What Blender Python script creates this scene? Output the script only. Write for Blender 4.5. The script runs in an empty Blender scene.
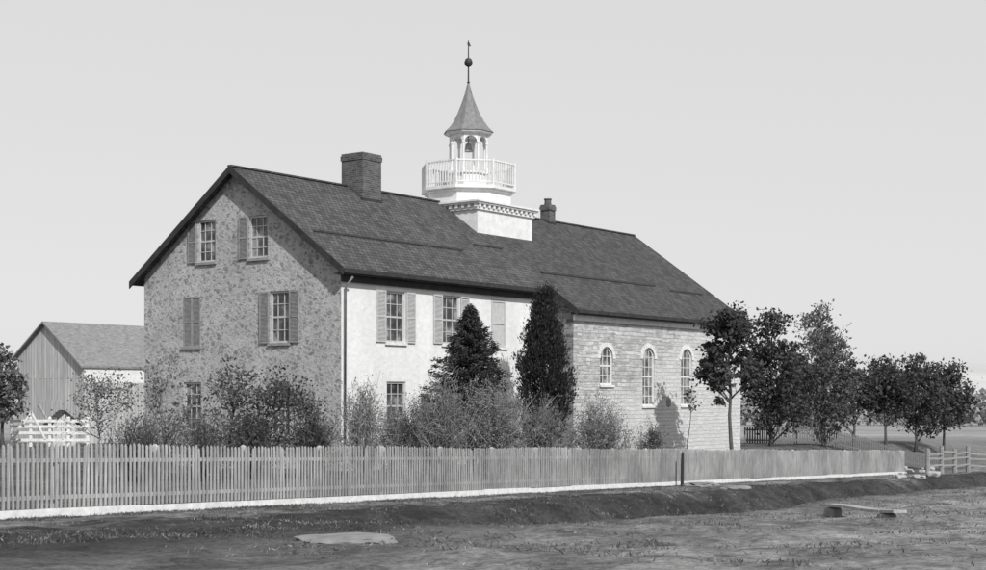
import bpy, bmesh, math, random
import numpy as np
from mathutils import Vector, noise as mn
random.seed(4)
E=2.5; F=1447.0; CX=493.0; HY=395.0
scene=bpy.context.scene
scene.view_settings.view_transform='Standard'; scene.view_settings.look='None'; scene.view_settings.exposure=0
COL=scene.collection
def PX(px,d): return (px-CX)/F*d
def ZY(py,d): return E+(HY-py)/F*d
F0=(-8.35,24.5); FD=(.4953,.8687); FN=(-.8687,.4953)
# ------------------------------------------------------------ materials
class NB:
    def __init__(s,name):
        s.m=bpy.data.materials.new(name); s.m.use_nodes=True
        s.t=s.m.node_tree; s.b=s.t.nodes['Principled BSDF']; s.b.inputs['Specular IOR Level'].default_value=0.25
        s.co=s.t.nodes.new('ShaderNodeTexCoord').outputs['Object']
    def n(s,typ,ins={},**kw):
        x=s.t.nodes.new(typ)
        for k,v in kw.items(): setattr(x,k,v)
        for k,v in ins.items():
            if isinstance(v,bpy.types.NodeSocket): s.t.links.new(v,x.inputs[k])
            else: x.inputs[k].default_value=v
        return x
    def math(s,op,a,b=0.): return s.n('ShaderNodeMath',{0:a,1:b},operation=op).outputs[0]
    def noise(s,vec,scale,detail=5,rough=.6,dist=0):
        return s.n('ShaderNodeTexNoise',{'Vector':vec,'Scale':scale,'Detail':detail,'Roughness':rough,'Distortion':dist}).outputs['Fac']
    def ramp(s,fac,stops):
        r=s.n('ShaderNodeValToRGB',{'Fac':fac}); cr=r.color_ramp
        while len(cr.elements)<len(stops): cr.elements.new(.5)
        for e,(p,v) in zip(cr.elements,stops): e.position=p; e.color=(v,v,v,1)
        return r.outputs['Color']
    def mix(s,fac,a,b,mode='MIX'):
        x=s.t.nodes.new('ShaderNodeMix'); x.data_type='RGBA'; x.blend_type=mode
        for i,v in ((0,fac),(6,a),(7,b)):
            if isinstance(v,bpy.types.NodeSocket): s.t.links.new(v,x.inputs[i])
            elif i==0: x.inputs[0].default_value=v
            else: x.inputs[i].default_value=(v,v,v,1)
        return x.outputs[2]
    def mp(s,vec,scale=(1,1,1),rot=(0,0,0)):
        return s.n('ShaderNodeMapping',{'Vector':vec,'Scale':scale,'Rotation':rot}).outputs['Vector']
    def fin(s,color,rough=.85,bump=None,bs=.3,bd=.02):
        if isinstance(color,bpy.types.NodeSocket): s.t.links.new(color,s.b.inputs['Base Color'])
        else: s.b.inputs['Base Color'].default_value=(color,color,color,1)
        s.b.inputs['Roughness'].default_value=rough
        if bump is not None:
            bn=s.n('ShaderNodeBump',{'Height':bump,'Strength':bs,'Distance':bd}); s.t.links.new(bn.outputs['Normal'],s.b.inputs['Normal'])
        return s.m
    def facade(s):  # (X+Y, Z, 0)
        sp=s.n('ShaderNodeSeparateXYZ',{'Vector':s.co})
        a=s.math('ADD',sp.outputs[0],sp.outputs[1])
        return s.n('ShaderNodeCombineXYZ',{'X':a,'Y':sp.outputs[2]}).outputs[0],sp
def simple(name,a,b,scale=3,rough=.85,bs=.25,stretch=(1,1,1)):
    q=NB(name); v=q.mp(q.co,stretch); f=q.noise(v,scale,6,.65)
    return q.fin(q.ramp(f,[(.3,a),(.7,b)]),rough,f,bs,.02)

# rubble gable
q=NB('rubble_stone'); fv,sp=q.facade()
wob=q.n('ShaderNodeTexNoise',{'Vector':fv,'Scale':3.6,'Detail':8,'Roughness':.72}).outputs['Color']
v2=q.n('ShaderNodeVectorMath',{0:fv,1:q.n('ShaderNodeVectorMath',{0:wob,'Scale':.5},operation='SCALE').outputs[0]},operation='ADD').outputs[0]
v2=q.mp(v2,(1,1.7,1))
ed=q.n('ShaderNodeTexVoronoi',{'Vector':v2,'Scale':3.9},feature='DISTANCE_TO_EDGE').outputs['Distance']
cell=q.n('ShaderNodeTexVoronoi',{'Vector':v2,'Scale':3.9},feature='F1').outputs['Color']
cv=q.n('ShaderNodeRGBToBW',{'Color':cell}).outputs[0]
fine=q.noise(fv,10,10,.85)
st=q.mix(.55,q.ramp(cv,[(.15,.17),(.5,.33),(.85,.5)]),q.ramp(fine,[(.34,.12),(.66,.52)]))
patch=q.noise(fv,1.5,7,.75,.6)
thr=q.math('SUBTRACT',q.math('SUBTRACT',ed,q.math('MULTIPLY',fine,.2)),q.math('MULTIPLY',q.math('SUBTRACT',patch,.5),.8))
mask=q.ramp(thr,[(.0,.72),(.13,0)])
c=q.mix(mask,st,q.ramp(fine,[(.3,.38),(.68,.7)]))
c=q.mix(.8,c,q.ramp(q.noise(fv,.5,5,.65),[(.35,.82),(.65,1.1)]),'MULTIPLY')
RUB=q.fin(c,.95,q.math('ADD',q.math('MULTIPLY',ed,1.3),fine),.9,.06)
# coursed stone
def coursed(name,lo,hi,mort,bw,bh,dist,ms,pale=None):
    q=NB(name); fv,sp=q.facade()
    w=q.n('ShaderNodeTexNoise',{'Vector':fv,'Scale':1.8,'Detail':5}).outputs['Color']
    v=q.n('ShaderNodeVectorMath',{0:fv,1:q.n('ShaderNodeVectorMath',{0:w,'Scale':dist},operation='SCALE').outputs[0]},operation='ADD').outputs[0]
    def bk(vv,bw,bh):
        br=q.n('ShaderNodeTexBrick',{'Vector':vv,'Color1':(lo,lo,lo,1),'Color2':(hi,hi,hi,1),'Mortar':(mort,mort,mort,1),'Scale':1,'Mortar Size':ms,'Mortar Smooth':.5,'Brick Width':bw,'Row Height':bh,'Bias':.1})
        br.offset_frequency=2; br.squash=.55; br.squash_frequency=3; return br
    b1=bk(v,bw,bh); b2=bk(q.mp(v,(1.37,1,1)),bw*.8,bh*.66)
    sel=q.ramp(q.noise(q.mp(fv,(.35,1.6,1)),1.3,2,.5),[(.49,0),(.51,1)])
    col=q.mix(sel,b1.outputs['Color'],b2.outputs['Color'])
    f=q.noise(q.mp(fv,(.6,1.5,1)),8,9,.82)
    c=q.mix(.75,col,q.ramp(f,[(.34,.5),(.66,1.15)]),'MULTIPLY')
    c=q.mix(.6,c,q.ramp(q.noise(fv,.7,5,.65),[(.3,.75),(.65,1.1)]),'MULTIPLY')
    if pale:
        g=q.math('ADD',q.math('MULTIPLY',sp.outputs[0],.045),q.math('ADD',q.math('MULTIPLY',sp.outputs[2],-.1),q.math('MULTIPLY',q.noise(fv,.8,6,.7),.9)))
        c=q.mix(q.ramp(g,[(.8,0),(1.0,.6)]),c,q.ramp(f,[(.3,pale*.85),(.7,pale)]))
    h=q.math('SUBTRACT',f,q.math('MULTIPLY',b1.outputs['Fac'],.5))
    return q.fin(c,.93,h,.9,.045)
CHS=coursed('coursed_stone',.36,.66,.32,.6,.16,.1,.011,.66)
CHD=coursed('coursed_stone_shaded',.06,.32,.34,.42,.19,.12,.014)  # shaded copy of the coursed stone; the return wall's shadow is in its colour
q=NB('chimney_brick'); fv,sp=q.facade(); br=q.n('ShaderNodeTexBrick',{'Vector':fv,'Color1':(.05,.05,.05,1),'Color2':(.12,.12,.12,1),'Mortar':(.16,.16,.16,1),'Scale':1,'Mortar Size':.009,'Brick Width':.22,'Row Height':.075})
f=q.noise(fv,7,6,.7); BRK=q.fin(q.mix(.7,br.outputs['Color'],q.ramp(f,[(.3,.5),(.7,1.2)]),'MULTIPLY'),.93,f,.6,.03)
q=NB('white_stucco'); fv,sp=q.facade(); f=q.noise(fv,5,8,.7); f2=q.noise(q.mp(fv,(1,.35,1)),.8,5,.6)
c=q.mix(1,q.ramp(f,[(.25,.62),(.7,.76)]),q.ramp(f2,[(.3,.84),(.6,1)]),'MULTIPLY')
low=q.math('SUBTRACT',sp.outputs[2],q.math('MULTIPLY',f2,1.5))
c=q.mix(1,c,q.ramp(low,[(0,.62),(.35,1)]),'MULTIPLY')
STU=q.fin(c,.9,f,.6,.04)
def slate(name,k):
    q=NB(name); sp=q.n('ShaderNodeSeparateXYZ',{'Vector':q.co})
    v=q.n('ShaderNodeCombineXYZ',{'X':sp.outputs[0],'Y':q.math('MULTIPLY',sp.outputs[2],1.72)}).outputs[0]
    br=q.n('ShaderNodeTexBrick',{'Vector':v,'Color1':(.05*k,)*3+(1,),'Color2':(.095*k,)*3+(1,),'Mortar':(.025,.025,.025,1),'Scale':1,'Mortar Size':.013,'Brick Width':.21,'Row Height':.19})
    n1=q.noise(v,1.1,7,.75); n2=q.noise(q.mp(v,(2.2,.3,1)),1.0,6,.7); n3=q.noise(v,26,4,.75)
    c=q.mix(.9,br.outputs['Color'],q.ramp(n1,[(.32,.75),(.68,1.25)]),'MULTIPLY')
    c=q.mix(.9,c,q.ramp(n2,[(.3,.82),(.7,1.22)]),'MULTIPLY')
    c=q.mix(.9,c,q.ramp(n3,[(.32,.45),(.68,1.65)]),'MULTIPLY')
    h=q.math('SUBTRACT',n3,br.outputs['Fac'])
    return q.fin(c,.85,h,.8,.04)
SL1=slate('slate_roof_main',1.05); SL2=slate('slate_roof_chapel',.9)
WHT=simple('white_paint',.54,.72,4,.6,.15); WHT2=simple('weathered_white',.5,.74,6,.8,.2)
DRK=simple('dark_trim',.02,.045,4,.7,.1); TRIM=simple('window_frame_paint',.34,.52,8,.7,.1); GRD_W=simple('guard_wood',.035,.07,4,.8,.1)
SHUT=simple('shutter_paint',.18,.31,7,.75,.1); SHL=simple('shutter_paint_pale',.38,.5,7,.75,.1); SHD=simple('shutter_paint_dark',.13,.22,7,.75,.1)
LEAD=simple('cupola_shingle',.12,.22,9,.7,.3,(1,1,.4)); IRON=simple('iron',.02,.035,9,.5,.1)
q=NB('picket_wood'); f=q.noise(q.mp(q.co,(11,11,.5)),3,6,.75); f2=q.noise(q.co,.45,5,.65)
PICK=q.fin(q.mix(1,q.ramp(f,[(.3,.17),(.7,.52)]),q.ramp(f2,[(.35,.6),(.65,1.1)]),'MULTIPLY'),.9,f,.3,.01)
WOOD=simple('grey_wood',.1,.2,5,.9,.4,(1,1,6)); PLK=simple('plank_wood',.2,.4,3,.85,.4,(1,6,1)); RAIL=simple('rail_wood',.16,.32,5,.9,.4,(1,1,5))
ROCK=simple('field_stone',.24,.42,5,.95,.6); SLAB=simple('stone_slab',.14,.24,4,.95,.6)
q=NB('barn_boards'); fv,sp=q.facade(); w=q.n('ShaderNodeTexBrick',{'Vector':q.mp(fv,(1,1,1),(0,0,math.pi/2)),'Color1':(.4,.4,.4,1),'Color2':(.52,.52,.52,1),'Mortar':(.16,.16,.16,1),'Scale':1,'Mortar Size':.012,'Brick Width':7,'Row Height':.26})
f=q.noise(q.mp(fv,(3,.3,1)),2,6,.7)
BARN=q.fin(q.mix(.9,w.outputs['Color'],q.ramp(f,[(.25,.6),(.75,1.2)]),'MULTIPLY'),.9,f,.3,.02)
BROOF=simple('barn_shingle',.13,.25,3,.9,.4,(1,1,3))
q=NB('window_glass'); f=q.noise(q.co,1.6,3,.6); GLS=q.fin(q.ramp(f,[(.38,.02),(.5,.07),(.62,.26)]),.12,q.noise(q.co,2.5,2),.08,.02); q.b.inputs['Specular IOR Level'].default_value=.6
def leafmat(name,a,b,sc=1.3):
    q=NB(name); f=q.noise(q.co,sc,4,.7); f2=q.noise(q.co,23,2,.5)
    c=q.mix(.8,q.ramp(f,[(.32,a),(.68,b)]),q.ramp(f2,[(.3,.5),(.7,1.5)]),'MULTIPLY')
    m=q.fin(c,.65)
    tr=q.n('ShaderNodeBsdfTranslucent',{'Color':c}); mx=q.n('ShaderNodeMixShader',{0:.25})
    q.t.links.new(q.b.outputs[0],mx.inputs[1]); q.t.links.new(tr.outputs[0],mx.inputs[2])
    q.t.links.new(mx.outputs[0],q.t.nodes['Material Output'].inputs[0]); return m
LF_D=leafmat('leaves_dark',.03,.09); LF_M=leafmat('leaves_mid',.055,.14); LF_P=leafmat('leaves_dusty',.08,.2); LF_L=leafmat('leaves_pale',.13,.3)
LF_C=leafmat('conifer_needles',.018,.055,2.2); LF_C2=leafmat('spruce_needles',.03,.085,2.2); LF_F=leafmat('leaves_far',.2,.32,.08)  # far leaves kept pale: distance haze put into their colour
BARK=simple('bark',.05,.12,7,.95,.6,(1,1,.3)); BARKL=simple('pale_bark',.16,.3,7,.95,.5,(1,1,.3))
GRS=leafmat('grass_blades',.05,.13,.35); GRL=leafmat('dry_grass',.18,.32,.35)
# ground
q=NB('ground_surface'); ge=q.n('ShaderNodeNewGeometry').outputs['Position']
r=q.mp(ge,(1,1,1),(0,0,math.radians(-60.3)))
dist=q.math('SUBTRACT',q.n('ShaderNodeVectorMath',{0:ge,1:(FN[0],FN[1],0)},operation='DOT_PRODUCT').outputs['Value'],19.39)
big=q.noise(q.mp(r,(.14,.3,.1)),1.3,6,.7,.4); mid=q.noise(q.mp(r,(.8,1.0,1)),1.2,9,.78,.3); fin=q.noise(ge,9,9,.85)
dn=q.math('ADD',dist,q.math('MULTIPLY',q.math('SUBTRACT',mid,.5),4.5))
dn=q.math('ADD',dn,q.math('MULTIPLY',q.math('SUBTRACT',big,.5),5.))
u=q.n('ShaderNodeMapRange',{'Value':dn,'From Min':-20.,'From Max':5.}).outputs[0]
band=q.ramp(u,[(.0,.40),(.32,.32),(.45,.20),(.53,.065),(.68,.06),(.72,.19),(.78,.21),(.84,.12)])  # dark stops hold bank grass plus foreground tree shade put into the colour
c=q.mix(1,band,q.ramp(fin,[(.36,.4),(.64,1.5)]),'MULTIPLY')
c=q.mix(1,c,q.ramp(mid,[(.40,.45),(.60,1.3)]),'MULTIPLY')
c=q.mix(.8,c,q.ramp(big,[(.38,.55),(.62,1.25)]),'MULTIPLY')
sp=q.n('ShaderNodeSeparateXYZ',{'Vector':ge})
far=q.n('ShaderNodeMapRange',{'Value':sp.outputs[1],'From Min':84.,'From Max':130.}).outputs[0]
c=q.mix(far,c,q.ramp(q.noise(q.mp(ge,(.02,.1,1)),1,5,.6),[(.35,.18),(.65,.34)]))
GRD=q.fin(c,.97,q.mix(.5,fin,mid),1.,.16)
q=NB('hill_surface'); GHL=q.fin(q.ramp(q.noise(q.co,.01,6,.7),[(.35,.4),(.65,.48)]),1)  # aerial haze painted into the hill's pale colour

# ------------------------------------------------------------ builders
def mk(name,verts,faces,mats,parent=None,idx=None,smooth=False,label=None):
    me=bpy.data.meshes.new(name); me.from_pydata([tuple(v) for v in verts],[],faces)
    for m in (mats if isinstance(mats,(list,tuple)) else [mats]): me.materials.append(m)
    if idx: me.polygons.foreach_set('material_index',idx)
    if smooth: me.polygons.foreach_set('use_smooth',[True]*len(faces))
    me.update(); o=bpy.data.objects.new(name,me); COL.objects.link(o)
    if parent: o.parent=parent
    if label: o['label']=label
    return o
def thing(name,label,cat,loc=(0,0,0),rz=0,group=None):
    o=bpy.data.objects.new(name,None); o.location=loc; o.rotation_euler=(0,0,rz); o.empty_display_size=.3; COL.objects.link(o)
    o['label']=label; o['category']=cat
    if group: o['group']=group
    return o
BF=[(0,3,2,1),(4,5,6,7),(0,1,5,4),(1,2,6,5),(2,3,7,6),(3,0,4,7)]
class MB:
    def __init__(s,mapf=None): s.v=[]; s.f=[]; s.i=[]; s.m=mapf or (lambda p:p)
    def add(s,vs,fs,mi=0):
        b=len(s.v); s.v+= [s.m(p) for p in vs]; s.f+=[tuple(b+k for k in f) for f in fs]; s.i+=[mi]*len(fs)
    def box(s,x0,x1,y0,y1,z0,z1,mi=0):
        s.add([(x0,y0,z0),(x1,y0,z0),(x1,y1,z0),(x0,y1,z0),(x0,y0,z1),(x1,y0,z1),(x1,y1,z1),(x0,y1,z1)],BF,mi)
    def obox(s,a,b,w,h,mi=0,up=Vector((0,0,1))):
        a=Vector(a); b=Vector(b); d=(b-a).normalized(); sd=d.cross(up).normalized()*w/2; u=sd.cross(d).normalized()*h/2
        s.add([a-sd-u,a+sd-u,b+sd-u,b-sd-u,a-sd+u,a+sd+u,b+sd+u,b-sd+u],BF,mi)
    def tube(s,pts,rad,n=6,mi=0,cap=True):
        pts=[Vector(p) for p in pts]; vs=[]; fs=[]
        for k,p in enumerate(pts):
            d=(pts[min(k+1,len(pts)-1)]-pts[max(k-1,0)]); d=d.normalized() if d.length>1e-6 else Vector((0,0,1))
            a=d.cross(Vector((.31,.77,.2)) if abs(d.z)>.8 else Vector((0,0,1))).normalized(); b=d.cross(a)
            for j in range(n):
                t=2*math.pi*j/n; vs.append(p+(a*math.cos(t)+b*math.sin(t))*rad[k])
        for k in range(len(pts)-1):
            for j in range(n): fs.append((k*n+j,k*n+(j+1)%n,(k+1)*n+(j+1)%n,(k+1)*n+j))
        if cap: fs.append(tuple(range(n))[::-1]); fs.append(tuple((len(pts)-1)*n+j for j in range(n)))
        s.add(vs,fs,mi)
    def lathe(s,prof,n,cx,cy,rot=0,mi=0):
        vs=[];fs=[]
        for r,z in prof:
            for j in range(n):
                t=2*math.pi*j/n+rot; vs.append((cx+r*math.cos(t),cy+r*math.sin(t),z))
        for k in range(len(prof)-1):
            for j in range(n): fs.append((k*n+j,k*n+(j+1)%n,(k+1)*n+(j+1)%n,(k+1)*n+j))
        fs.append(tuple(range(n))[::-1]); fs.append(tuple((len(prof)-1)*n+j for j in range(n)))
        s.add(vs,fs,mi)
    def mk(s,name,mats,parent=None,smooth=False,label=None): return mk(name,s.v,s.f,mats,parent,s.i,smooth,label)
def leaves(name,cent,size,mat,parent=None,seed=0,asp=.55,dirs=None):
    rs=np.random.RandomState(seed); N=len(cent); cent=np.asarray(cent,dtype=float)
    a=rs.normal(size=(N,3)) if dirs is None else np.asarray(dirs)+rs.normal(size=(N,3))*.25
    a/=np.linalg.norm(a,axis=1)[:,None]; b=rs.normal(size=(N,3)); b-= (b*a).sum(1)[:,None]*a; b/=np.linalg.norm(b,axis=1)[:,None]
    s=(size*(.6+.8*rs.rand(N)))[:,None]; c=np.cross(a,b)
    V=np.stack([cent-a*s*.5,cent+b*s*asp*.5+c*s*.08,cent+a*s*.5,cent-b*s*asp*.5+c*s*.08],1).reshape(-1,3)
    me=bpy.data.meshes.new(name); me.vertices.add(4*N); me.vertices.foreach_set('co',V.ravel())
    me.loops.add(4*N); me.loops.foreach_set('vertex_index',np.arange(4*N,dtype=np.int32))
    me.polygons.add(N); me.polygons.foreach_set('loop_start',np.arange(0,4*N,4,dtype=np.int32))
    me.materials.append(mat); me.update(calc_edges=True); me.validate()
    o=bpy.data.objects.new(name,me); COL.objects.link(o)
    if parent: o.parent=parent
    return o
# ------------------------------------------------------------ terrain
def sst(a,b,x): t=max(0,min(1,(x-a)/(b-a))); return t*t*(3-2*t)
def itp(x,pts):
    if x<=pts[0][0]: return pts[0][1]
    for (a,b),(c,d) in zip(pts,pts[1:]):
        if x<=c: return b+(d-b)*(x-a)/(c-a)
    return pts[-1][1]
def street(y): return max(-1.12-.0405*max(y,14),-4.5)
def H(x,y,rough=True):
    dx,dy=x-F0[0],y-F0[1]; d=dx*FN[0]+dy*FN[1]; s=dx*FD[0]+dy*FD[1]
    st=street(y); yd=itp(y,[(0,-2.1),(40,-2.45),(68,-2.5),(95,-3.1),(200,-5),(450,-9),(3000,-14)])
    w=sst(.3,5,d); z=st*(1-w)+yd*w
    if y>90: z=z*(1-sst(90,130,y))+yd*sst(90,130,y)
    if d<-3:
        wv=mn.noise(Vector((s*.12,2.2,0)))*1.6; dd=d+wv
        z-=.75*sst(-3.4,-5.0,dd)*sst(0,14,s)*(1-.9*sst(-6.4,-8.8,dd))
    if rough:
        k=sst(.3,1.2,abs(d)) if d<0 else sst(.3,2,d)*.5
        z+=k*(mn.noise(Vector((x*.35,y*.35,0)))*.1+mn.noise(Vector((x*1.3,y*1.3,3)))*.06+mn.noise(Vector((x*3.1,y*3.1,5)))*.03)
    return z+E
xs=list(np.arange(-26,46,.3)); ys=list(np.arange(11,88,.26))
g=1.2; p=xs[-1]; k=.6
while p<2600: p+=k; k*=g; xs.append(p)
p=xs[0]; k=.6
while p>-2600: p-=k; k*=g; xs.insert(0,p)
p=ys[-1]; k=.6
while p<3000: p+=k; k*=g; ys.append(p)
p=ys[0]; k=.6
while p>-150: p-=k; k*=g; ys.insert(0,p)
V=[(x,y,H(x,y)) for y in ys for x in xs]; nx=len(xs)
Fc=[(j*nx+i,j*nx+i+1,(j+1)*nx+i+1,(j+1)*nx+i) for j in range(len(ys)-1) for i in range(nx-1)]
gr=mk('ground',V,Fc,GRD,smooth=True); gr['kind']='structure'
V=[];n=90
for j,(yy,hh) in enumerate(((900,-12),(1050,.55),(1250,1.),(1700,-.2))):
    for i in range(n):
        x=-1800+3600*i/(n-1); base=31+15*mn.noise(Vector((x*.0022,1.3,0)))+5*mn.noise(Vector((x*.011,4,0)))+ (x/1800)*6
        V.append((x,yy,-12+(0 if j==0 else (hh*base+12*max(0,hh)))) )
Fc=[(j*n+i,j*n+i+1,(j+1)*n+i+1,(j+1)*n+i) for j in range(3) for i in range(n-1)]
hl=mk('hill',V,Fc,GHL,smooth=True); hl['kind']='structure'

# ------------------------------------------------------------ schoolhouse
C=(-4.9,46.7); ANG=math.radians(53.6)
SH=thing('schoolhouse','long stone and stucco schoolhouse with chapel wing and cupola','building',(C[0],C[1],0),ANG)
PT=10.3; SP=.715; YC=4.8; GW=9.6; L1=11.9; L2=26.0; PJ=-1.15
def rz(y): return PT-SP*abs(y-YC)
front=lambda p:(p[0],-p[1],p[2])
gable=lambda p:(-p[1],p[0],p[2])
chap=lambda p:(p[0],PJ-p[1],p[2])
def wallgrid(mapf,a0,a1,z0,z1,holes,dep=.24):
    m=MB(mapf); A=sorted({a0,a1}|{h[0] for h in holes}|{h[1] for h in holes}); Z=sorted({z0,z1}|{h[2] for h in holes}|{h[3] for h in holes})
    for i in range(len(A)-1):
        for j in range(len(Z)-1):
            ca=(A[i]+A[i+1])/2; cz=(Z[j]+Z[j+1])/2
            if any(h[0]<ca<h[1] and h[2]<cz<h[3] for h in holes): continue
            m.add([(A[i],0,Z[j]),(A[i+1],0,Z[j]),(A[i+1],0,Z[j+1]),(A[i],0,Z[j+1])],[(0,1,2,3)])
    for h in holes:
        x0,x1,q0,q1=h[:4]; arch=len(h)>4
        m.add([(x0,0,q0),(x1,0,q0),(x1,-dep,q0),(x0,-dep,q0)],[(0,1,2,3)])
        r=(x1-x0)/2; zs=q1-r if arch else q1
        for x in (x0,x1): m.add([(x,0,q0),(x,0,zs),(x,-dep,zs),(x,-dep,q0)],[(0,1,2,3)])
        if not arch: m.add([(x0,0,q1),(x1,0,q1),(x1,-dep,q1),(x0,-dep,q1)],[(0,1,2,3)])
        else:
            c=(x0+x1)/2; N=14; P=[(c-r*math.cos(math.pi*k/N),zs+r*math.sin(math.pi*k/N)) for k in range(N+1)]
            for k in range(N):
                co=(x0,0,q1) if k<N//2 else (x1,0,q1)
                m.add([co,(P[k][0],0,P[k][1]),(P[k+1][0],0,P[k+1][1])],[(0,1,2)])
                m.add([(P[k][0],0,P[k][1]),(P[k+1][0],0,P[k+1][1]),(P[k+1][0],-dep,P[k+1][1]),(P[k][0],-dep,P[k][1])],[(0,1,2,3)])
    return m
GWN=[(7.09,4.2,5.95,'closed'),(2.77,4.24,5.98,'open'),(6.32,7.13,8.6,'leftopen'),(3.77,7.13,8.58,'leftopen2'),(7.05,1.25,2.95,'none'),(2.75,1.1,2.95,'none')]
FWN=[(2.71,4.27,6.0,'open'),(5.75,4.30,6.02,'open'),(8.6,4.28,6.03,'panel'),(2.75,1.3,2.95,'none'),(5.75,1.3,2.95,'none'),(8.7,1.3,2.95,'none')]
CWN=[(14.3,2.9,4.42,0),(17.6,2.05,4.47,0),(20.85,2.05,4.5,0),(24.1,2.9,4.5,0)]
m=wallgrid(gable,0,GW,-.6,10.4,[(w[0]-.45,w[0]+.45,w[1],w[2]) for w in GWN])
o=m.mk('gable_wall',RUB,SH,label='rubble stone gable wall with pale mortar')
bm=bmesh.new(); bm.from_mesh(o.data)
for sgn in (1,-1):
    g_=bm.verts[:]+bm.edges[:]+bm.faces[:]
    bmesh.ops.bisect_plane(bm,geom=g_,plane_co=(0,YC,PT-.12),plane_no=Vector((0,sgn*SP,1)),clear_outer=True)
bm.to_mesh(o.data); bm.free()
m=wallgrid(front,0.003,L1,-.6,rz(0)-.13,[(w[0]-(.46 if w[3]=='panel' else .5),w[0]+(.46 if w[3]=='panel' else .5),w[1],w[2]) for w in FWN])
m.mk('front_wall',STU,SH,label='white stucco front wall')
m=wallgrid(chap,L1,L2,-.6,rz(PJ)-.13,[(w[0]-.48,w[0]+.48,w[1],w[2],1) for w in CWN])
m.mk('chapel_wall',CHS,SH,label='coursed stone chapel wall with arched windows')
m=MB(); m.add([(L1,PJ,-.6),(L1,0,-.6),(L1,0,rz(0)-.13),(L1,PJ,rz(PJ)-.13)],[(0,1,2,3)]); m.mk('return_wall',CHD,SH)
m=MB(); m.add([(L2,PJ,-.6),(L2,GW,-.6),(L2,GW,rz(GW)-.13),(L2,YC,PT-.13),(L2,PJ,rz(PJ)-.13)],[(0,1,2,3,4)])
m.mk('end_wall',CHS,SH)
m=MB(); m.add([(0,GW,-.6),(L2,GW,-.6),(L2,GW,rz(GW)-.13),(0,GW,rz(GW)-.13)],[(0,1,2,3)]); m.mk('rear_wall',RUB,SH)
def slab(x0,x1,y0,th=.12):
    m=MB(); vs=[]
    for x in (x0,x1):
        for y in (y0,YC,10.0): vs+= [(x,y,rz(y)),(x,y,rz(y)-th)]
    m.add(vs,[(0,2,8,6),(2,4,10,8),(1,7,9,3),(3,9,11,5),(0,6,7,1),(4,5,11,10),(0,1,3,2),(2,3,5,4),(6,8,9,7),(8,10,11,9)]); return m
RF=slab(-.35,L1-.25,-.4).mk('roof',SL1,SH,label='dark slate roof over the main house')
RF2=slab(L1-.25,L2+.35,PJ-.35).mk('roof',SL2,SH,label='dark slate roof over the chapel')
m=MB(); m.obox((-.36,YC,PT+.01),(11.05,YC,PT+.01),.2,.06); m.mk('ridge_cap',SL2,RF)
m=MB(); m.obox((15.05,YC,PT+.01),(L2+.36,YC,PT+.01),.2,.06); m.mk('ridge_cap',SL2,RF2)
for xx in (-.37,L2+.33):
    m=MB(); y0=-.4 if xx<0 else PJ-.35
    for ya in (y0,10.0):
        m.add([(xx,ya,rz(ya)+.02),(xx+.04,ya,rz(ya)+.02),(xx+.04,YC,PT+.02),(xx,YC,PT+.02),(xx,ya,rz(ya)-.24),(xx+.04,ya,rz(ya)-.24),(xx+.04,YC,PT-.24),(xx,YC,PT-.24)],BF)
    m.mk('rake_board',DRK,SH)
m=MB(); m.add([(L1-.27,-.4,rz(-.4)+.01),(L1-.23,-.4,rz(-.4)+.01),(L1-.23,PJ-.35,rz(PJ-.35)+.01),(L1-.27,PJ-.35,rz(PJ-.35)+.01),(L1-.27,-.4,rz(-.4)-.25),(L1-.23,-.4,rz(-.4)-.25),(L1-.23,PJ-.35,rz(PJ-.35)-.25),(L1-.27,PJ-.35,rz(PJ-.35)-.25)],BF)
m.mk('rake_board',DRK,SH)
m=MB(); z=rz(-.4)
m.box(-.33,L1-.28,-.4,-.02,z-.2,z-.125); m.box(-.33,L1-.28,-.47,-.403,z-.17,z-.03); m.box(-.02,L1-.002,-.12,-.004,z-.42,z-.203)
m.mk('cornice',DRK,SH,label='dark painted eaves cornice and gutter')
m=MB(); z=rz(PJ-.35); m.box(L1-.22,L2+.3,PJ-.35,PJ-.02,z-.2,z-.125); m.box(L1-.22,L2+.3,PJ-.42,PJ-.353,z-.16,z-.03)
m.mk('cornice',DRK,SH)
m=MB(); m.box(L1-.02,L2,PJ-.10,PJ-.004,z-.42,z-.203); m.mk('frieze_board',WHT2,SH)
m=MB(); m.tube([(.1,-.42,6.3),(.1,-.1,6.0),(.1,-.08,.2),(.1,-.3,.1)],[.038]*4,8); m.mk('downspout',SHD,SH,smooth=True)
def guard(x0,x1,y):
    m=MB(); zz=rz(y)
    m.obox((x0,y,zz+.07),(x1,y,zz+.07),.03,.06)
    k=x0+.1
    while k<x1: m.box(k,k+.04,y,y+.16,zz,zz+.1); k+=.9
    m.mk('snow_guard',GRD_W,RF if x0<12 else RF2)
guard(.2,8.3,1.4); guard(9.6,11.5,1.9); guard(12.2,21.1,.55); guard(22.1,25.2,.35)
def chim(x,y,w,d,z0,z1,pot):
    m=MB(); m.box(x-w/2,x+w/2,y-d/2,y+d/2,z0,z1-.26); e=.03
    m.box(x-w/2-e,x+w/2+e,y-d/2-e,y+d/2+e,z1-.26,z1-.08); m.box(x-w/2-.005,x+w/2+.005,y-d/2-.005,y+d/2+.005,z1-.08,z1,0)
    m.box(x-w/2+.15,x+w/2-.15,y-d/2+.15,y+d/2-.15,z1,z1+.02,1)
    m.box(x-w/2-.03,x+w/2+.03,y-d/2-.03,y+d/2+.03,rz(y)-.5,rz(y-d/2)+.1,1)
    if pot: m.lathe([(.17,z1+.02),(.15,z1+.2),(.18,z1+.22),(.18,z1+.28)],10,x,y,0,0)
    m.mk('chimney',[BRK,DRK],RF if x<12 else RF2)
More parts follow.
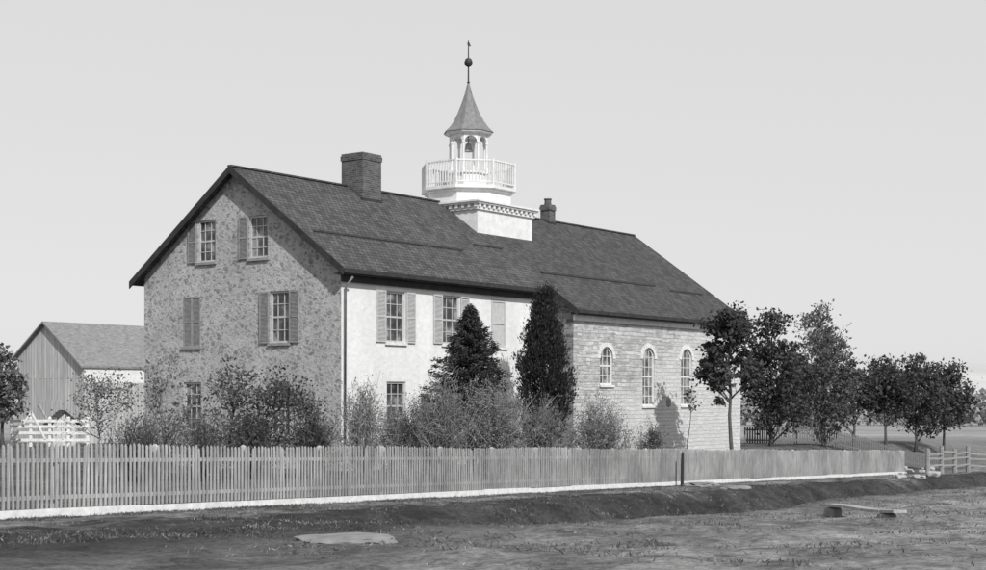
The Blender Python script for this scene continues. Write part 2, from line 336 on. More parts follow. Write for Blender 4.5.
chim(6.05,4.5,1.05,1.05,9.2,11.5,False); chim(18.9,4.8,.48,.48,9.6,11.0,True)
def window(mapf,c,z0,z1,hw,mode,arch=False):
    if mode=='panel': hw=.46
    m=MB(mapf); x0,x1=c-hw,c+hw; fw=.07
    r=hw; zs=z1-r if arch else z1
    m.box(x0,x0+fw,-.15,-.05,z0,zs); m.box(x1-fw,x1,-.15,-.05,z0,zs); m.box(x0+fw,x1-fw,-.15,-.05,z0,z0+.07)
    if not arch: m.box(x0+fw,x1-fw,-.15,-.05,z1-.07,z1)
    nr=4 if (z1-z0)<2 else 6
    for k in range(1,nr):
        zz=z0+(z1-z0)*k/nr; t=.03 if k==nr//2 else .013
        hwk=math.sqrt(max(0,r*r-(zz-zs)**2))-.03 if arch and zz>zs else hw-fw
        m.box(c-hwk,c+hwk,-.125,-.075,zz-t,zz+t)
    for k in (1,2):
        xx=x0+(x1-x0)*k/3; zt=zs+math.sqrt(max(0,r*r-(xx-c)**2)) if arch else z1-.07
        m.box(xx-.013,xx+.013,-.123,-.077,z0+.07,zt)
    if arch:
        N=14; P=[(math.cos(math.pi*k/N),math.sin(math.pi*k/N)) for k in range(N+1)]
        for k in range(N):
            pa,pb=P[k],P[k+1]; q=[(c+rr*pp[0],n_,zs+rr*pp[1]) for n_ in (-.15,-.05) for pp,rr in ((pa,r),(pb,r),(pb,r-fw),(pa,r-fw))]
            m.add(q,BF)
        m.add([(x0,-.1,z0),(x1,-.1,z0),(x1,-.1,zs)]+[(c+r*p_[0],-.1,zs+r*p_[1]) for p_ in P[1:]],[tuple(range(3+N))],1)
    else: m.add([(x0,-.1,z0),(x1,-.1,z0),(x1,-.1,z1),(x0,-.1,z1)],[(0,1,2,3)],1)
    W=m.mk('window',[WHT if arch else TRIM,GLS],SH)
    m=MB(mapf); m.box(x0-.06,x1+.06,-.2,.07,z0-.09,z0-.002); m.mk('sill',WHT2 if mapf is not gable else SHUT,W)
    if arch:
        m=MB(mapf); N=11
        for k in range(N):
            t0=math.pi*(k+.03)/N; t1=math.pi*(k+.97)/N; R=r+.18
            m.add([(c+rr*math.cos(t),n_,zs+rr*math.sin(t)) for n_ in (0.002,.03) for rr,t in ((R,t0),(R,t1),(r,t1),(r,t0))],BF)
        m.mk('arch_stones',WHT2,W,label='pale dressed stone arch')
    def shutter(a0,a1,n0,mat):
        s=MB(mapf); st=.05
        s.box(a0,a0+st,n0,n0+.04,z0,z1); s.box(a1-st,a1,n0,n0+.04,z0,z1)
        for zz in (z0,(z0+z1)/2-.03,z1-.06): s.box(a0+st,a1-st,n0,n0+.04,zz,zz+.06)
        k=z0+.08
        while k<z1-.09:
            s.add([(a0+st,n0+.005,k+.04),(a1-st,n0+.005,k+.04),(a1-st,n0+.035,k),(a0+st,n0+.035,k)],[(0,1,2,3)]); k+=.042
        s.box(a0+st,a1-st,n0+.001,n0+.004,z0+.06,z1-.06,1)
        s.mk('shutter',[mat,SHD],W)
    pale=mapf is front
    if mode=='panel':
        s=MB(mapf); s.box(x0+.01,x1-.01,-.045,-.02,z0+.01,z1-.01)
        for a0,a1,b0,b1 in ((x0+.01,x0+.09,z0+.01,z1-.01),(x1-.09,x1-.01,z0+.01,z1-.01),(x0+.09,x1-.09,z0+.01,z0+.1),(x0+.09,x1-.09,z1-.1,z1-.01),(x0+.09,x1-.09,(z0+z1)/2-.04,(z0+z1)/2+.04)): s.box(a0,a1,-.0198,.005,b0,b1)
        s.mk('shutter',[SHL],W,label='single closed pale board shutter')
    if mode=='closed': shutter(x0+.01,c-.003,-.04,SHUT); shutter(c+.003,x1-.01,-.04,SHUT)
    if mode=='open': shutter(x0-hw-.02,x0-.03,.015,SHL if pale else SHUT); shutter(x1+.03,x1+hw+.02,.015,SHL if pale else SHUT)
    if mode.startswith('left'): shutter(x1+.03,x1+hw+.02,.015,SHUT)
for w in GWN: window(gable,w[0],w[1],w[2],.45,w[3])
for w in FWN: window(front,w[0],w[1],w[2],.5,w[3])
for w in CWN: window(chap,w[0],w[1],w[2],.48,'none',True)
lx=18.75
m=MB(chap); m.obox((lx,0,2.42),(lx,.3,2.42),.03,.03); m.lathe([(.03,1.98),(.09,2.04),(.12,2.28),(.05,2.37),(.015,2.42)],6,lx,.3)
m.mk('wall_lantern',[SHUT],SH)
# cupola
cx=13.05; cy=4.8; hb=1.9
m=MB(); m.box(cx-hb,cx+hb,cy-hb,cy+hb,8.5,9.95)
CP=m.mk('cupola',WHT,SH,label='white wooden cupola with balcony and bell lantern')
m=MB(); m.box(cx-hb-.08,cx+hb+.08,cy-hb-.08,cy+hb+.08,9.88,9.97)
m.box(cx-hb-.18,cx+hb+.18,cy-hb-.18,cy+hb+.18,10.1,10.17); m.box(cx-hb-.24,cx+hb+.24,cy-hb-.24,cy+hb+.24,10.17,10.24)
m.box(cx-hb-.03,cx+hb+.03,cy-hb-.03,cy+hb+.03,9.97,10.1)
for i in range(13):
    t=-hb+ (2*hb)*i/12
    m.box(cx+t-.06,cx+t+.06,cy-hb-.15,cy-hb-.03,9.97,10.098); m.box(cx-hb-.15,cx-hb-.03,cy+t-.06,cy+t+.06,9.97,10.098)
m.mk('base_cornice',WHT,CP)
R8=math.pi/8
m=MB(); m.lathe([(1.8,10.242),(1.8,10.76),(1.9,10.78),(1.9,10.84),(2.03,10.86),(2.03,10.98)],8,cx,cy,R8); m.mk('platform',WHT,CP)
m=MB(); rr=1.95; PV=[(cx+rr*math.cos(2*math.pi*j/8+R8),cy+rr*math.sin(2*math.pi*j/8+R8)) for j in range(8)]
for j in range(8):
    a=PV[j]; b=PV[(j+1)%8]
    m.box(a[0]-.05,a[0]+.05,a[1]-.05,a[1]+.05,10.982,12.06)
    m.obox((a[0],a[1],11.98),(b[0],b[1],11.98),.07,.06); m.obox((a[0],a[1],11.12),(b[0],b[1],11.12),.05,.05)
    for k in range(1,11):
        t=k/11; x=a[0]+(b[0]-a[0])*t; y=a[1]+(b[1]-a[1])*t; m.box(x-.018,x+.018,y-.018,y+.018,11.14,11.95)
m.mk('balustrade',WHT,CP)
m=MB(); lr=.82; m.lathe([(lr-.06,10.985),(lr-.06,11.6),(lr+.03,11.63),(lr+.03,11.7)],8,cx,cy,R8)
LV=[(cx+(lr-.04)*math.cos(2*math.pi*j/8+R8),cy+(lr-.04)*math.sin(2*math.pi*j/8+R8)) for j in range(8)]
for j in range(8):
    a=LV[j]; b=LV[(j+1)%8]; ax,ay=a
    m.lathe([(.075,11.7),(.075,11.8),(.05,11.85),(.045,12.8),(.07,12.85),(.07,12.92)],8,ax,ay)
    wd=math.dist(a,b); r_=wd/2-.045; N=8; dx=(b[0]-a[0])/wd; dy=(b[1]-a[1])/wd; zt=13.24; zs=12.9
    mid=((a[0]+b[0])/2,(a[1]+b[1])/2); nx_=(mid[0]-cx); ny_=(mid[1]-cy); nl=math.hypot(nx_,ny_); nx_/=nl; ny_/=nl
    def PP(t,z,n_): return (mid[0]+dx*t+nx_*n_,mid[1]+dy*t+ny_*n_,z)
    pr=[(-wd/2,zs)]+[(-r_*math.cos(math.pi*k/N),zs+r_*math.sin(math.pi*k/N)) for k in range(N+1)]+[(wd/2,zs)]
    for k in range(len(pr)-1):
        (t0,z0),(t1,z1)=pr[k],pr[k+1]
        m.add([PP(t0,z0,-.04),PP(t1,z1,-.04),PP(t1,zt,-.04),PP(t0,zt,-.04),PP(t0,z0,.04),PP(t1,z1,.04),PP(t1,zt,.04),PP(t0,zt,.04)],BF)
m.lathe([(lr+.04,13.241),(lr+.1,13.27),(lr+.2,13.3),(lr+.2,13.36)],8,cx,cy,R8)
m.mk('lantern',WHT,CP)
m=MB(); m.tube([(cx,cy,13.24),(cx,cy,12.95)],[.03,.03]); m.lathe([(.05,12.95),(.12,12.9),(.15,12.72),(.22,12.6)],12,cx,cy); m.mk('bell',ROCK,CP)
m=MB(); m.lathe([(lr+.26,13.362),(lr+.05,13.56),(.66,13.85),(.47,14.2),(.3,14.6),(.16,15.0),(.05,15.42)],8,cx,cy,R8); m.mk('cupola_roof',LEAD,CP)
m=MB(); m.tube([(cx,cy,15.4),(cx,cy,17.2)],[.035,.02],8)
m.lathe([(.02,16.1),(.12,16.15),(.17,16.27),(.17,16.33),(.12,16.45),(.02,16.5)],12,cx,cy)
m.lathe([(.02,15.42),(.07,15.47),(.02,15.52)],8,cx,cy)
m.add([(cx-.02,cy,16.95),(cx+.1,cy-.06,16.98),(cx+.05,cy,17.15),(cx-.05,cy+.03,17.1)],[(0,1,2,3)])
m.mk('weather_vane',IRON,CP)

# ------------------------------------------------------------ barn
bd=88.; bx=PX(84,bd)
BN=thing('barn','weathered board barn with shingled gable roof','barn',(bx,bd,0),ANG)
g0=ZY(445,88)-.4; W=6.6; LN=12; pk=ZY(322,90); eR=ZY(366,88); eL=ZY(356,92); yp=3.7
m=MB(); m.add([(0,0,g0),(0,W,g0),(0,W,eL),(0,yp,pk),(0,0,eR)],[(0,1,2,3,4)])
m.add([(LN,0,g0),(LN,W,g0),(LN,W,eL),(LN,yp,pk),(LN,0,eR)],[(0,1,2,3,4)]); m.add([(0,W,g0),(LN,W,g0),(LN,W,eL),(0,W,eL)],[(0,1,2,3)])
m.add([(0,0,g0),(LN,0,g0),(LN,0,eR-1.),(0,0,eR-1.)],[(0,1,2,3)])
m.mk('wall',BARN,BN)
m=MB(); m.add([(0,0,eR-1.),(LN,0,eR-1.),(LN,0,eR),(0,0,eR)],[(0,1,2,3)]); m.mk('sky_panel',WHT,BN,label='white panel painted for bright sky below the eave')  # white panel stands for open sky showing through under the eave
m=MB(); th=.12
for ya,za,yb,zb in ((-.1,eR-.0,yp,pk+.05),(W+.3,eL-.15,yp,pk+.05)):
    m.add([(-.3,ya,za),(LN,ya,za),(LN,yb,zb),(-.3,yb,zb),(-.3,ya,za-th),(LN,ya,za-th),(LN,yb,zb-th),(-.3,yb,zb-th)],BF)
m.mk('roof',BROOF,BN)
m=MB(); m.box(-.06,-.01,2.2,4.4,g0,g0+3.1); m.obox((-.075,2.2,g0+.4),(-.075,4.4,g0+2.9),.03,.12); m.mk('door',BARN,BN)

# ------------------------------------------------------------ picket fence
FS=thing('picket_fence','long weathered wooden picket fence with white base board','fence',(F0[0],F0[1],0),0)
def FP(s): return (FD[0]*s,FD[1]*s)
def FZ(s): y=F0[1]+FD[1]*s; return street(y)+E
S0=-4.5; S1=61.5
def picket(mb,s,h=1.29):
    z=FZ(s)+.16; w=.025*random.uniform(.88,1.12); x,y=FP(s); n=(-FN[0],-FN[1]); jt=random.uniform(-.012,.012); hh=h-.16+random.uniform(-.02,.014)+.02*math.sin(s*.7)
    if random.random()<.04: jt*=4; hh-=.04
    vs=[]
    for nn in (.03,.05):
        for t,zz in ((-w,0),(w,0),(w+jt,hh-.04),(jt,hh),(-w+jt,hh-.04)):
            vs.append((x+FD[0]*t+n[0]*nn,y+FD[1]*t+n[1]*nn,z+zz))
    mb.add(vs,[(0,1,2,3,4),(9,8,7,6,5),(0,5,6,1),(1,6,7,2),(2,7,8,3),(3,8,9,4),(4,9,5,0)])
s=S0; k=0; rest=MB()
while s<S1:
    if s>-1.6 and k<100: mb=MB(); picket(mb,s); mb.mk('picket',PICK,FS); k+=1
    else: picket(rest,s)
    s+=.108
r_=rest.mk('pickets',PICK,FS); r_['kind']='stuff'
for zo in (.35,1.0):
    m=MB(); s=S0
    while s<S1: a=FP(s); b=FP(min(s+2.6,S1)); m.obox((a[0],a[1],FZ(s)+zo),(b[0],b[1],FZ(min(s+2.6,S1))+zo),.05,.07); s+=2.6
    m.mk('rail',PICK,FS)
m=MB(); s=S0
while s<S1:
    e_=min(s+2.6,S1); a=FP(s); b=FP(e_); j=random.uniform(-.02,.02); n=(-FN[0]*.045,-FN[1]*.045)
    m.obox((a[0]+n[0],a[1]+n[1],FZ(s)+.05+j),(b[0]+n[0],b[1]+n[1],FZ(e_)+.05+j*.4),.03,.2); s+=2.6
m.mk('base_board',WHT2,FS,label='whitewashed board along the foot of the fence')
s=S0+.6
while s<S1:
    m=MB(); x,y=FP(s); x+=FN[0]*.09; y+=FN[1]*.09; z=FZ(s); t_=random.uniform(-.03,.03); m.tube([(x,y,z-.3),(x+t_,y,z+1.26),(x+t_,y,z+1.3)],[.085,.08,.03],4); m.mk('post',PICK,FS); s+=2.6
d=49.8; x=PX(682,d); z=H(x,d); m=MB(); m.tube([(0,0,-.2),(0.02,0,1.1),(.02,0,1.18)],[.06,.05,.03],8)
o=m.mk('hitching_post',IRON); o.location=(x,d,z); o['label']='dark slender hitching post standing before the picket fence'; o['category']='post'
RFN=thing('rail_fence','weathered post and rail fence beside the street','fence',(PX(928,80),80,0),0)
bx0,by0=RFN.location[0],80
pts=[(0,0),(1.0,.8),(2.0,1.6),(3.0,2.4),(4.9,3.6),(6.6,4.8)]
for i,(x,y) in enumerate(pts):
    z=H(bx0+x,by0+y); m=MB(); m.tube([(x,y,z-.3),(x,y,z+1.35+.15*(i%2)),(x+.04,y,z+1.4+.15*(i%2))],[.13,.11,.05],6); m.mk('post',RAIL,RFN)
m=MB()
for (x,y),(x2,y2) in zip(pts,pts[1:]):
    for zo in (.45,.8,1.15): m.obox((x,y-.1,H(bx0+x,by0+y)+zo+random.uniform(-.08,.08)),(x2,y2-.1,H(bx0+x2,by0+y2)+zo+random.uniform(-.08,.08)),.05,.1)
m.mk('rail',RAIL,RFN)
YF=thing('yard_fence','low dark picket fence behind the row of trees','fence',(PX(745,76),76,0),0)
ox,oy=YF.location[0],76.; m=MB(); mr=MB(); n=110
for i in range(n):
    t=i/(n-1); x=t*16.5; y=t*13; z=H(ox+x,oy+y); m.box(x-.04,x+.04,y-.012,y+.012,z+.1,z+1.02+random.uniform(-.02,.02))
for k in range(8):
    t0=k/8; t1=(k+1)/8
    for zo in (.3,.85): mr.obox((16.5*t0,13*t0+.04,H(ox+16.5*t0,oy+13*t0)+zo),(16.5*t1,13*t1+.04,H(ox+16.5*t1,oy+13*t1)+zo),.04,.07)
m.mk('pickets',WOOD,YF); mr.mk('rail',WOOD,YF)
d=72.; WG=thing('board_fence','white painted board fence with posts inside the yard','fence',(PX(12,d),d,0),0)
x1=PX(88,d)-PX(12,d); z=ZY(443,d)
for i in range(5):
    m=MB(); x=x1*i/4; m.box(x-.07,x+.07,-.06,.06,z-.5,z+1.2); m.lathe([(.1,z+1.2),(.1,z+1.25),(.02,z+1.32)],4,x,0,math.pi/4); m.mk('post',WHT,WG)
for zo in (.15,.5,.82,1.1):
    m=MB(); m.box(-.1,x1+.1,-.1,-.065,z+zo-.07,z+zo+.07); m.mk('rail',WHT,WG)
m=MB(); m.obox((.1,-.12,z+.2),(1.0,-.12,z+1.55),.03,.1); m.mk('brace',WHT,WG)
m=MB(); m.obox((1.0,-.12,z+1.55),(1.7,-.12,z+.2),.03,.1); m.mk('brace',WHT,WG)
d=76.; x=PX(62,d); z=ZY(410,d)-1.87; HT=thing('garden_shed','small low garden shed with dark pitched roof','shed',(x,d,z),.5)
m=MB(); m.add([(-.6,-.6,-.6),(.6,-.6,-.6),(.6,.6,-.6),(-.6,.6,-.6),(-.6,-.6,1.3),(.6,-.6,1.3),(.6,.6,1.3),(-.6,.6,1.3),(0,-.6,1.8),(0,.6,1.8)],[(0,1,5,8,4),(2,3,7,9,6),(1,2,6,5),(3,0,4,7)]); m.mk('wall',BARN,HT)
m=MB()
for sx in (-1,1): m.add([(sx*.8,-.75,1.15),(sx*.8,.75,1.15),(0,.75,1.87),(0,-.75,1.87),(sx*.8,-.75,1.08),(sx*.8,.75,1.08),(0,.75,1.8),(0,-.75,1.8)],BF)
m.mk('roof',DRK,HT)
def rock(name,label,x,y,sx,sy,sz,seed,mat,sink=.4,rz_=0):
    bm=bmesh.new(); bmesh.ops.create_icosphere(bm,subdivisions=3,radius=1)
    for v in bm.verts:
        nn=mn.noise(v.co*1.3+Vector((seed,0,0)))*.35+mn.noise(v.co*3.5+Vector((0,seed,0)))*.14; v.co*=1+nn; v.co.z=max(-.6,min(.62,v.co.z))
        v.co=Vector((v.co.x*sx,v.co.y*sy,v.co.z*sz))
    me=bpy.data.meshes.new(name); bm.to_mesh(me); bm.free(); me.materials.append(mat)
    o=bpy.data.objects.new(name,me); COL.objects.link(o); o.location=(x,y,H(x,y)+sz*.6*(1-sink*2)); o.rotation_euler=(0,0,rz_); o['label']=label; o['category']='stone'; return o
def GP(px,py):
    d=12.
    while d<400:
        if ZY(py,d)<=H(PX(px,d),d): break
        d+=.1
    return PX(px,d),d
x,y=GP(350,541); rock('stone_slab','flat worn stone slab lying in the grass',x,y,.62,.46,.07,3.3,SLAB,.2,.2)
x,y=GP(702,486); rock('stepping_stone','low pale stepping stone before the fence',x,y,.6,.4,.12,7.1,SLAB,.2,.3)
x,y=GP(735,489); rock('stepping_stone','low pale stepping stone before the fence',x,y,.5,.35,.1,9.1,SLAB,.2,.3)
for i in range(22):
    px=868+random.random()*66; py=479-random.random()*11; x,y=GP(px,py); s=random.uniform(.12,.34)
    o=rock('field_stone','rough pale field stone in a loose heap',x,y,s,s*.8,s*.7,i*2.1,ROCK,.25,random.random()*3); o['group']='stones heaped at the end of the fence'
xa,ya=GP(826,514); xb,yb=GP(900,518)
PB=thing('plank_bench','long low rough plank resting on two stones','bench',(xa,ya,0),0)
dx,dy=xb-xa,yb-ya; za=H(xa,ya)+.17; zb=H(xb,yb)+.08
m=MB(); wv=lambda t:.015*math.sin(t*7)
for k in range(6):
    t=k/6; t2=(k+1)/6
    m.obox((dx*t,dy*t,za+(zb-za)*t+wv(t)),(dx*t2,dy*t2,za+(zb-za)*t2+wv(t2)),.26+.02*math.sin(k*2.1),.05)
m.mk('plank',PLK,PB)
for i,t in enumerate((.12,.85)):
    m=MB(); gz=H(xa+dx*t,ya+dy*t); pz=za+(zb-za)*t
    m.lathe([(.12,gz-.15),(.19,gz),(.17,pz-.06),(.1,pz-.03)],7,dx*t,dy*t,i); m.mk('support',SLAB,PB)

# ------------------------------------------------------------ vegetation
def tree(name,label,cat,px,d,top,wpx,bot,nl,leaf,tr,mat,seed,bark=BARK,lean=0,group=None,nlimb=13,clump=.17,cpx=None,minw=.3,pointy=0):
    R=random.Random(seed); x=PX(px,d); g=H(x,d,False)
    T=thing(name,label,cat,(x,d,g),0,group); ccx=PX(cpx,d)-x if cpx else 0
    zt=ZY(top,d)-g; zb=ZY(bot,d)-g; rx=wpx/F*d/2; rzz=(zt-zb)/2; zc=(zt+zb)/2
    m=MB(); N=8; tp=[]
    for k in range(N):
        t=k/(N-1); tp.append(Vector((ccx*t+lean*math.sin(t*2)+R.uniform(-.05,.05)*rx*(k>0),R.uniform(-.05,.05)*rx,t*(zc+.55*rzz)-(.2 if k==0 else 0))))
    m.tube(tp,[tr*(1.35 if k==0 else 1-.8*k/(N-1)) for k in range(N)],7)
    cl=[]
    def shape(p):
        if pointy:
            f=max(0,min(1,(p.z-zb)/(zt-zb))); k=1-.65*f*pointy; return Vector((ccx+(p.x-ccx)*k,p.y*k,p.z))
        return p
    for i in range(nlimb):
        f=R.uniform(0,1); hz=max(.15,zb-.15*rzz+ (zc+.5*rzz-zb)*f)
        t=max(.05,min(.98,hz/(zc+.55*rzz))); kk=t*(N-1); k0=min(int(kk),N-2); a=tp[k0].lerp(tp[k0+1],kk-k0)
        th=i*2.4+R.uniform(-.5,.5); ph=-0.45+1.7*f+R.uniform(-.2,.3); rr=R.uniform(.58,1.08)
        e=shape(Vector((ccx+math.cos(th)*math.cos(ph)*rx*rr,math.sin(th)*math.cos(ph)*rx*rr,zc+math.sin(ph)*rzz*rr)))
        md=a.lerp(e,.5)+Vector((0,0,-.08*rx)); P=[a,a.lerp(md,.5)+Vector((R.uniform(-.04,.04),0,0))*rx,md,md.lerp(e,.5)+Vector((0,0,R.uniform(-.02,.06)*rx)),e]
        m.tube(P,[tr*.42,tr*.34,tr*.25,tr*.16,tr*.06],5); cl.append((e,1)); cl.append((P[3],.8))
        for j in range(5):
            s_=P[R.choice((1,2,3))]; v=Vector((R.gauss(0,1),R.gauss(0,1),R.gauss(.25,.8))).normalized()*rx*R.uniform(.25,.55)
            e2=s_.lerp(e,R.uniform(0,.7))+v; q_=Vector(((e2.x-ccx)/rx,e2.y/rx,(e2.z-zc)/rzz)); mx=R.uniform(1.,1.2)
            if q_.length>mx: q_*=mx/q_.length; e2=Vector((ccx+q_.x*rx,q_.y*rx,zc+q_.z*rzz))
            m.tube([s_,s_.lerp(e2,.5)+Vector((0,0,-.03*rx)),e2],[tr*.15,tr*.1,tr*.04],4,cap=False); cl.append((e2,R.uniform(minw,1.2)))
    m.mk('trunk',bark,T,smooth=True)
    rs=np.random.RandomState(seed); ws=np.array([c[1] for c in cl]); ws=ws/ws.sum(); idx=rs.choice(len(cl),nl,p=ws)
    cc=np.array([tuple(c[0]) for c in cl])[idx]; sg=clump*rx*(.5+rs.rand(len(cl)))[idx]
    P_=cc+rs.normal(size=(nl,3))*sg[:,None]*np.array([1,1,.65]); leaves('crown',P_,leaf,mat,T,seed,.7); return T
GR='young trees in a row beyond the chapel'
tree('maple_tree','young maple with dark dense leaves beside the chapel wall','tree',731,57.3,308,66,402,4800,.18,.1,LF_D,11,cpx=730,clump=.13,minw=.1,nlimb=16)
tree('young_tree','thin bare sapling near the chapel wall','tree',684,57.,385,20,412,70,.13,.03,LF_D,12,BARK,.1,cpx=690)
tree('street_tree','leafy dark tree in a row behind the low fence','tree',771,75,320,68,436,6800,.2,.11,LF_D,13,group=GR,clump=.15,nlimb=18)
tree('street_tree','tall airy tree with feathery pale upper foliage','tree',823,80,322,76,436,5600,.17,.1,LF_M,14,group=GR,clump=.11,nlimb=22)
tree('street_tree','feathery pale pointed tree standing behind the row','tree',819,96,310,78,436,6000,.18,.1,LF_P,24,group=GR,clump=.11,nlimb=24,pointy=1)
tree('street_tree','leafy dark tree in a row behind the low fence','tree',796,84,348,46,438,3200,.2,.1,LF_M,25,group=GR,clump=.15,nlimb=16)
tree('street_tree','leafy dark tree in a row behind the low fence','tree',853,84,366,50,438,4200,.2,.09,LF_D,15,group=GR,clump=.16,nlimb=15)
tree('street_tree','leafy dark tree in a row behind the low fence','tree',886,88,359,60,437,5600,.21,.1,LF_D,16,group=GR,clump=.15,nlimb=17)
tree('street_tree','leafy dark tree in a row behind the low fence','tree',915,92,354,60,437,5600,.21,.1,LF_D,17,group=GR,clump=.15,nlimb=17)
tree('street_tree','leafy dark tree in a row behind the low fence','tree',944,95,366,58,438,5200,.21,.1,LF_D,18,group=GR,clump=.15,nlimb=17)
tree('apple_tree','soft grey leafy tree beside the barn','tree',2,70,347,44,430,2600,.2,.1,LF_P,19)
tree('fruit_tree','small sparse fruit tree with pale leaves in the yard','tree',98,44,372,80,440,1500,.08,.04,LF_P,20,BARKL,clump=.13,nlimb=18)
tree('fruit_tree','small leaning fruit tree with thin bare branches','tree',178,42,362,66,450,1000,.09,.055,LF_P,21,BARKL,-.35,clump=.12,cpx=172,nlimb=18)
tree('fruit_tree','small dark tangled tree before the stone gable','tree',226,42.5,362,74,458,1700,.09,.035,LF_M,22,BARK,cpx=234,clump=.12,nlimb=24,minw=.05)
tree('fruit_tree','small dark tangled tree before the stone gable','tree',262,42.5,374,96,458,2300,.09,.04,LF_D,23,BARK,cpx=280,clump=.11,nlimb=24,minw=.05)
def bush(name,label,px,d,top,wpx,nst,nl,leaf,mat,seed,bark=BARK):
    R=random.Random(seed); rs=np.random.RandomState(seed); x=PX(px,d); g=H(x,d,False); T=thing(name,label,'shrub',(x,d,g)); h=ZY(top,d)-g; w=wpx/F*d/2
    m=MB(); pts=[]
    for i in range(nst):
        th=R.uniform(0,6.28); r0=R.uniform(0,.35)*w; rr=abs(R.gauss(.55,.32)); rr=min(rr,1.2)*w; hh=h*R.uniform(.4,1.1)*math.sqrt(max(.12,1-.7*(rr/w)**2))
        a=Vector((r0*math.cos(th),r0*math.sin(th),-.1)); e=Vector((rr*math.cos(th),rr*math.sin(th),hh))
        b=Vector(((r0+(rr-r0)*.35)*math.cos(th)+R.uniform(-.1,.1),(r0+(rr-r0)*.35)*math.sin(th),hh*.6))
        m.tube([a,b,e],[.018,.012,.004],3,cap=False)
        pts+=[b.lerp(e,R.uniform(.0,1)) for _ in range(4)]
        for j in range(6):
            s_=b.lerp(e,R.uniform(0,.9)); e2=s_+Vector((R.gauss(0,.24),R.gauss(0,.24),abs(R.gauss(.32,.2)))); m.tube([s_,e2],[.009,.003],3,cap=False); pts+=[e2,s_.lerp(e2,.5)]
    m.mk('stems',bark,T)
    P_=np.array([tuple(p) for p in pts]); idx=rs.randint(0,len(P_),nl); P_=P_[idx]+rs.normal(size=(nl,3))*.08; P_[:,2]=np.maximum(P_[:,2],.02)
    leaves('foliage',P_,leaf,mat,T,seed,.6); return T
bush('lilac_bush','tall twiggy shrub with pale small leaves',440,44.5,384,96,160,6000,.06,LF_P,31,BARKL)
bush('lilac_bush','tall twiggy shrub with pale small leaves',494,45.5,380,104,180,7000,.06,LF_L,32,BARKL)
bush('rose_bush','loose spreading shrub with pale fine leaves',540,48,404,84,120,5000,.065,LF_P,33,BARKL)
bush('rose_bush','loose spreading shrub with pale fine leaves',600,50,398,80,140,6000,.065,LF_L,34,BARKL)
bush('rose_bush','loose spreading shrub with pale fine leaves',398,45,412,66,100,3800,.06,LF_P,35,BARKL)
bush('rose_bush','airy pale shrub at the corner of the house',362,43.5,384,62,90,2600,.06,LF_L,36,BARKL)
bush('rose_bush','low twiggy shrub before the stone gable',312,42.5,402,66,90,2400,.07,LF_M,37)
bush('rose_bush','low twiggy shrub before the stone gable',252,42,420,90,90,2600,.07,LF_M,38)
bush('rose_bush','low tangled shrub before the stone gable',205,41,418,80,80,2200,.07,LF_P,39)
bush('rose_bush','low tangled shrub in the yard',140,41,420,96,90,2200,.07,LF_P,40)
bush('small_shrub','small pale shrub against the chapel wall',652,59,432,26,30,900,.08,LF_L,41)
def conifer(name,label,px,d,top,wpx,botpx,mat,seed,kind):
    R=random.Random(seed); x=PX(px,d); g=H(x,d,False); T=thing(name,label,'tree',(x,d,g)); h=ZY(top,d)-g; w=wpx/F*d/2; zb=ZY(botpx,d)-g
    m=MB(); m.tube([(0,0,-.2),(0,0,h*.6),(0,0,h)],[.12,.07,.012],7); P=[];D=[]
    if kind=='spruce':
        nb=260
        for i in range(nb):
            f=(i/nb)**.85; z=zb+(h-zb)*f; th=i*2.399+R.uniform(-.3,.3); L=(w*(1-f)**.85+.06)*R.uniform(.65,1.22); dr=.32*(1-f)
            e=Vector((L*math.cos(th),L*math.sin(th),z-L*dr*.6+ .25*L*f)); a=Vector((0,0,z)); md=a.lerp(e,.55)+Vector((0,0,-.1*L))
            m.tube([a,md,e],[.02,.013,.005],3,cap=False)
            for k in range(int(40+100*L)):
                t=R.random()**.6; p=(a.lerp(md,t/.55) if t<.55 else md.lerp(e,(t-.55)/.45)); s_=.16*(1-t*.6)*L+.03
                P.append((p.x+R.gauss(0,s_*.55),p.y+R.gauss(0,s_*.55),p.z+R.gauss(-.03,.045))); D.append((math.cos(th)+R.gauss(0,.6),math.sin(th)+R.gauss(0,.6),-.25))
        m.mk('trunk',BARK,T); leaves('foliage',P,.12,mat,T,seed,.3,D)
    else:
        for i in range(420):
            f=R.random(); z=zb+(h-zb)*f
            pr=min(1,(1.02-f)**.62*1.28)*(.8+.2*min(1,f*5)); th=R.uniform(0,6.28); L=w*pr*R.uniform(.62,1.12)*(1+.1*math.sin(3*th+f*9))
            c=Vector((L*math.cos(th),L*math.sin(th),z))
            for k in range(75):
                q_=R.random(); P.append((c.x*(1-.45*q_)+R.gauss(0,.07),c.y*(1-.45*q_)+R.gauss(0,.07),c.z+.18-.5*q_+R.gauss(0,.09))); D.append((.4*math.cos(th),.4*math.sin(th),1))
        m.mk('trunk',BARK,T); leaves('foliage',P,.11,mat,T,seed,.4,D)
conifer('spruce_tree','dark pointed spruce growing close to the stucco wall',470,47,306,108,425,LF_C2,51,'spruce')
conifer('cedar_tree','tall dense dark columnar cedar by the chapel corner',544,51,290,58,432,LF_C,52,'cedar')
rs=np.random.RandomState(5); cl=[]
for i in range(420):
    x=rs.uniform(60,420); y=rs.uniform(330,380); g=H(x,y,False); s=rs.uniform(2,4.5); cl+= [(x+rs.normal()*s,y+rs.normal()*s,g+abs(rs.normal())*s*.6+rs.rand()*4) for _ in range(40)]
o=leaves('distant_wood',cl,1.6,LF_F,None,6,.8); o['kind']='stuff'; o['label']='distant hazy line of woods beyond the fields'; o['category']='wood'
rs=np.random.RandomState(9)
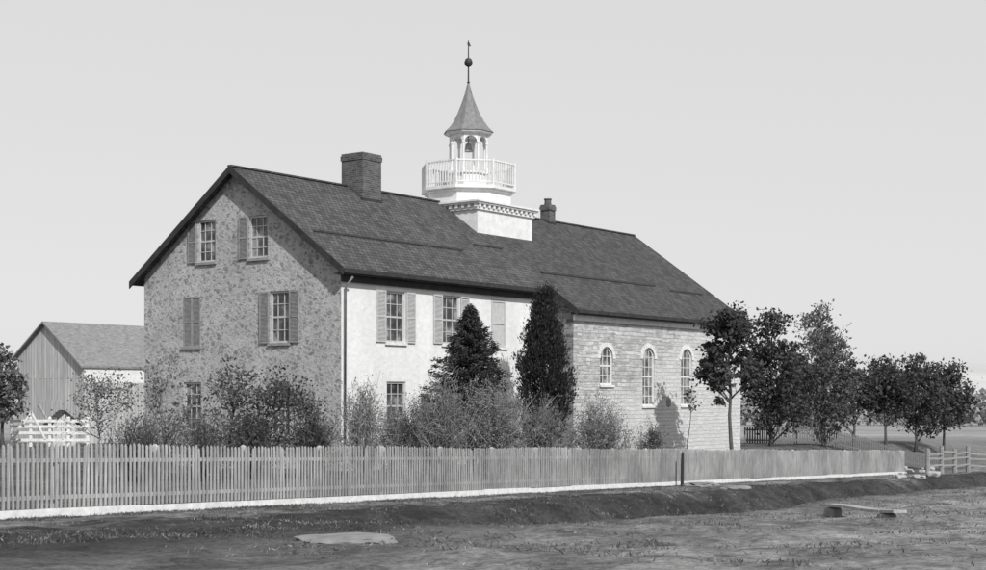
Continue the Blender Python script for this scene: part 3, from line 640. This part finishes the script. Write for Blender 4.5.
for nm,mt,cnt,off,lab in (('grass_tufts',GRS,13000,7,'rough grass tufts along the fence and verge'),('dry_grass',GRL,8000,21,'short dry pale grass on the verge')):
    P=[];D=[]
    for i in range(cnt):
        s=rs.uniform(-5,62); dd=rs.choice([rs.normal(-.3,.2),rs.uniform(-19,-.2),rs.normal(-5.2,.9),rs.uniform(.3,6)],p=[.22,.40,.28,.1] if nm=='grass_tufts' else [.28,.52,.1,.1])
        x=F0[0]+FD[0]*s+FN[0]*dd; y=F0[1]+FD[1]*s+FN[1]*dd
        if y<14: continue
        if rs.rand()>.15+.85*(mn.noise(Vector((x*.5,y*.5,off)))>.05): continue
        z=H(x,y)
        for k in range(rs.randint(5,13)): P.append((x+rs.normal()*.14,y+rs.normal()*.14,z+.005)); D.append((rs.normal()*.8,rs.normal()*.8,1))
    o=leaves(nm,P,.07 if nm=='dry_grass' else .085,mt,None,off,.16,D); o['kind']='stuff'; o['label']=lab; o['category']='grass'

# ------------------------------------------------------------ light, sky, camera
n1=Vector((.805,-.593,0)); n2=Vector((-.593,-.805,0)); S=(n1*.84+n2*.46).normalized(); el=math.radians(39); SD=Vector((S.x*math.cos(el),S.y*math.cos(el),math.sin(el)))
L=bpy.data.lights.new('sun','SUN'); L.energy=4.3; L.angle=math.radians(.5); L.color=(1,.997,.99)
lo=bpy.data.objects.new('sun',L); lo.rotation_euler=(-SD).to_track_quat('-Z','Y').to_euler(); COL.objects.link(lo)
w=bpy.data.worlds.new('World'); scene.world=w; w.use_nodes=True; t=w.node_tree; bg=t.nodes['Background']
sk=t.nodes.new('ShaderNodeTexSky'); sk.sky_type='NISHITA'; sk.sun_disc=False; sk.sun_elevation=el; sk.sun_rotation=math.atan2(S.x,S.y)
bw=t.nodes.new('ShaderNodeRGBToBW'); mr=t.nodes.new('ShaderNodeMapRange'); mr.inputs['From Min'].default_value=1; mr.inputs['From Max'].default_value=8; mr.inputs['To Min'].default_value=6.7; mr.inputs['To Max'].default_value=8.0
t.links.new(sk.outputs[0],bw.inputs[0]); t.links.new(bw.outputs[0],mr.inputs['Value']); t.links.new(mr.outputs[0],bg.inputs['Color']); bg.inputs['Strength'].default_value=.1
cam=bpy.data.cameras.new('camera'); cam.sensor_width=36; cam.lens=F/986*36; cam.shift_y=(HY-285)/986; cam.clip_end=6000
co=bpy.data.objects.new('camera',cam); co.location=(0,0,E); co.rotation_euler=(math.pi/2,0,0); COL.objects.link(co); scene.camera=co
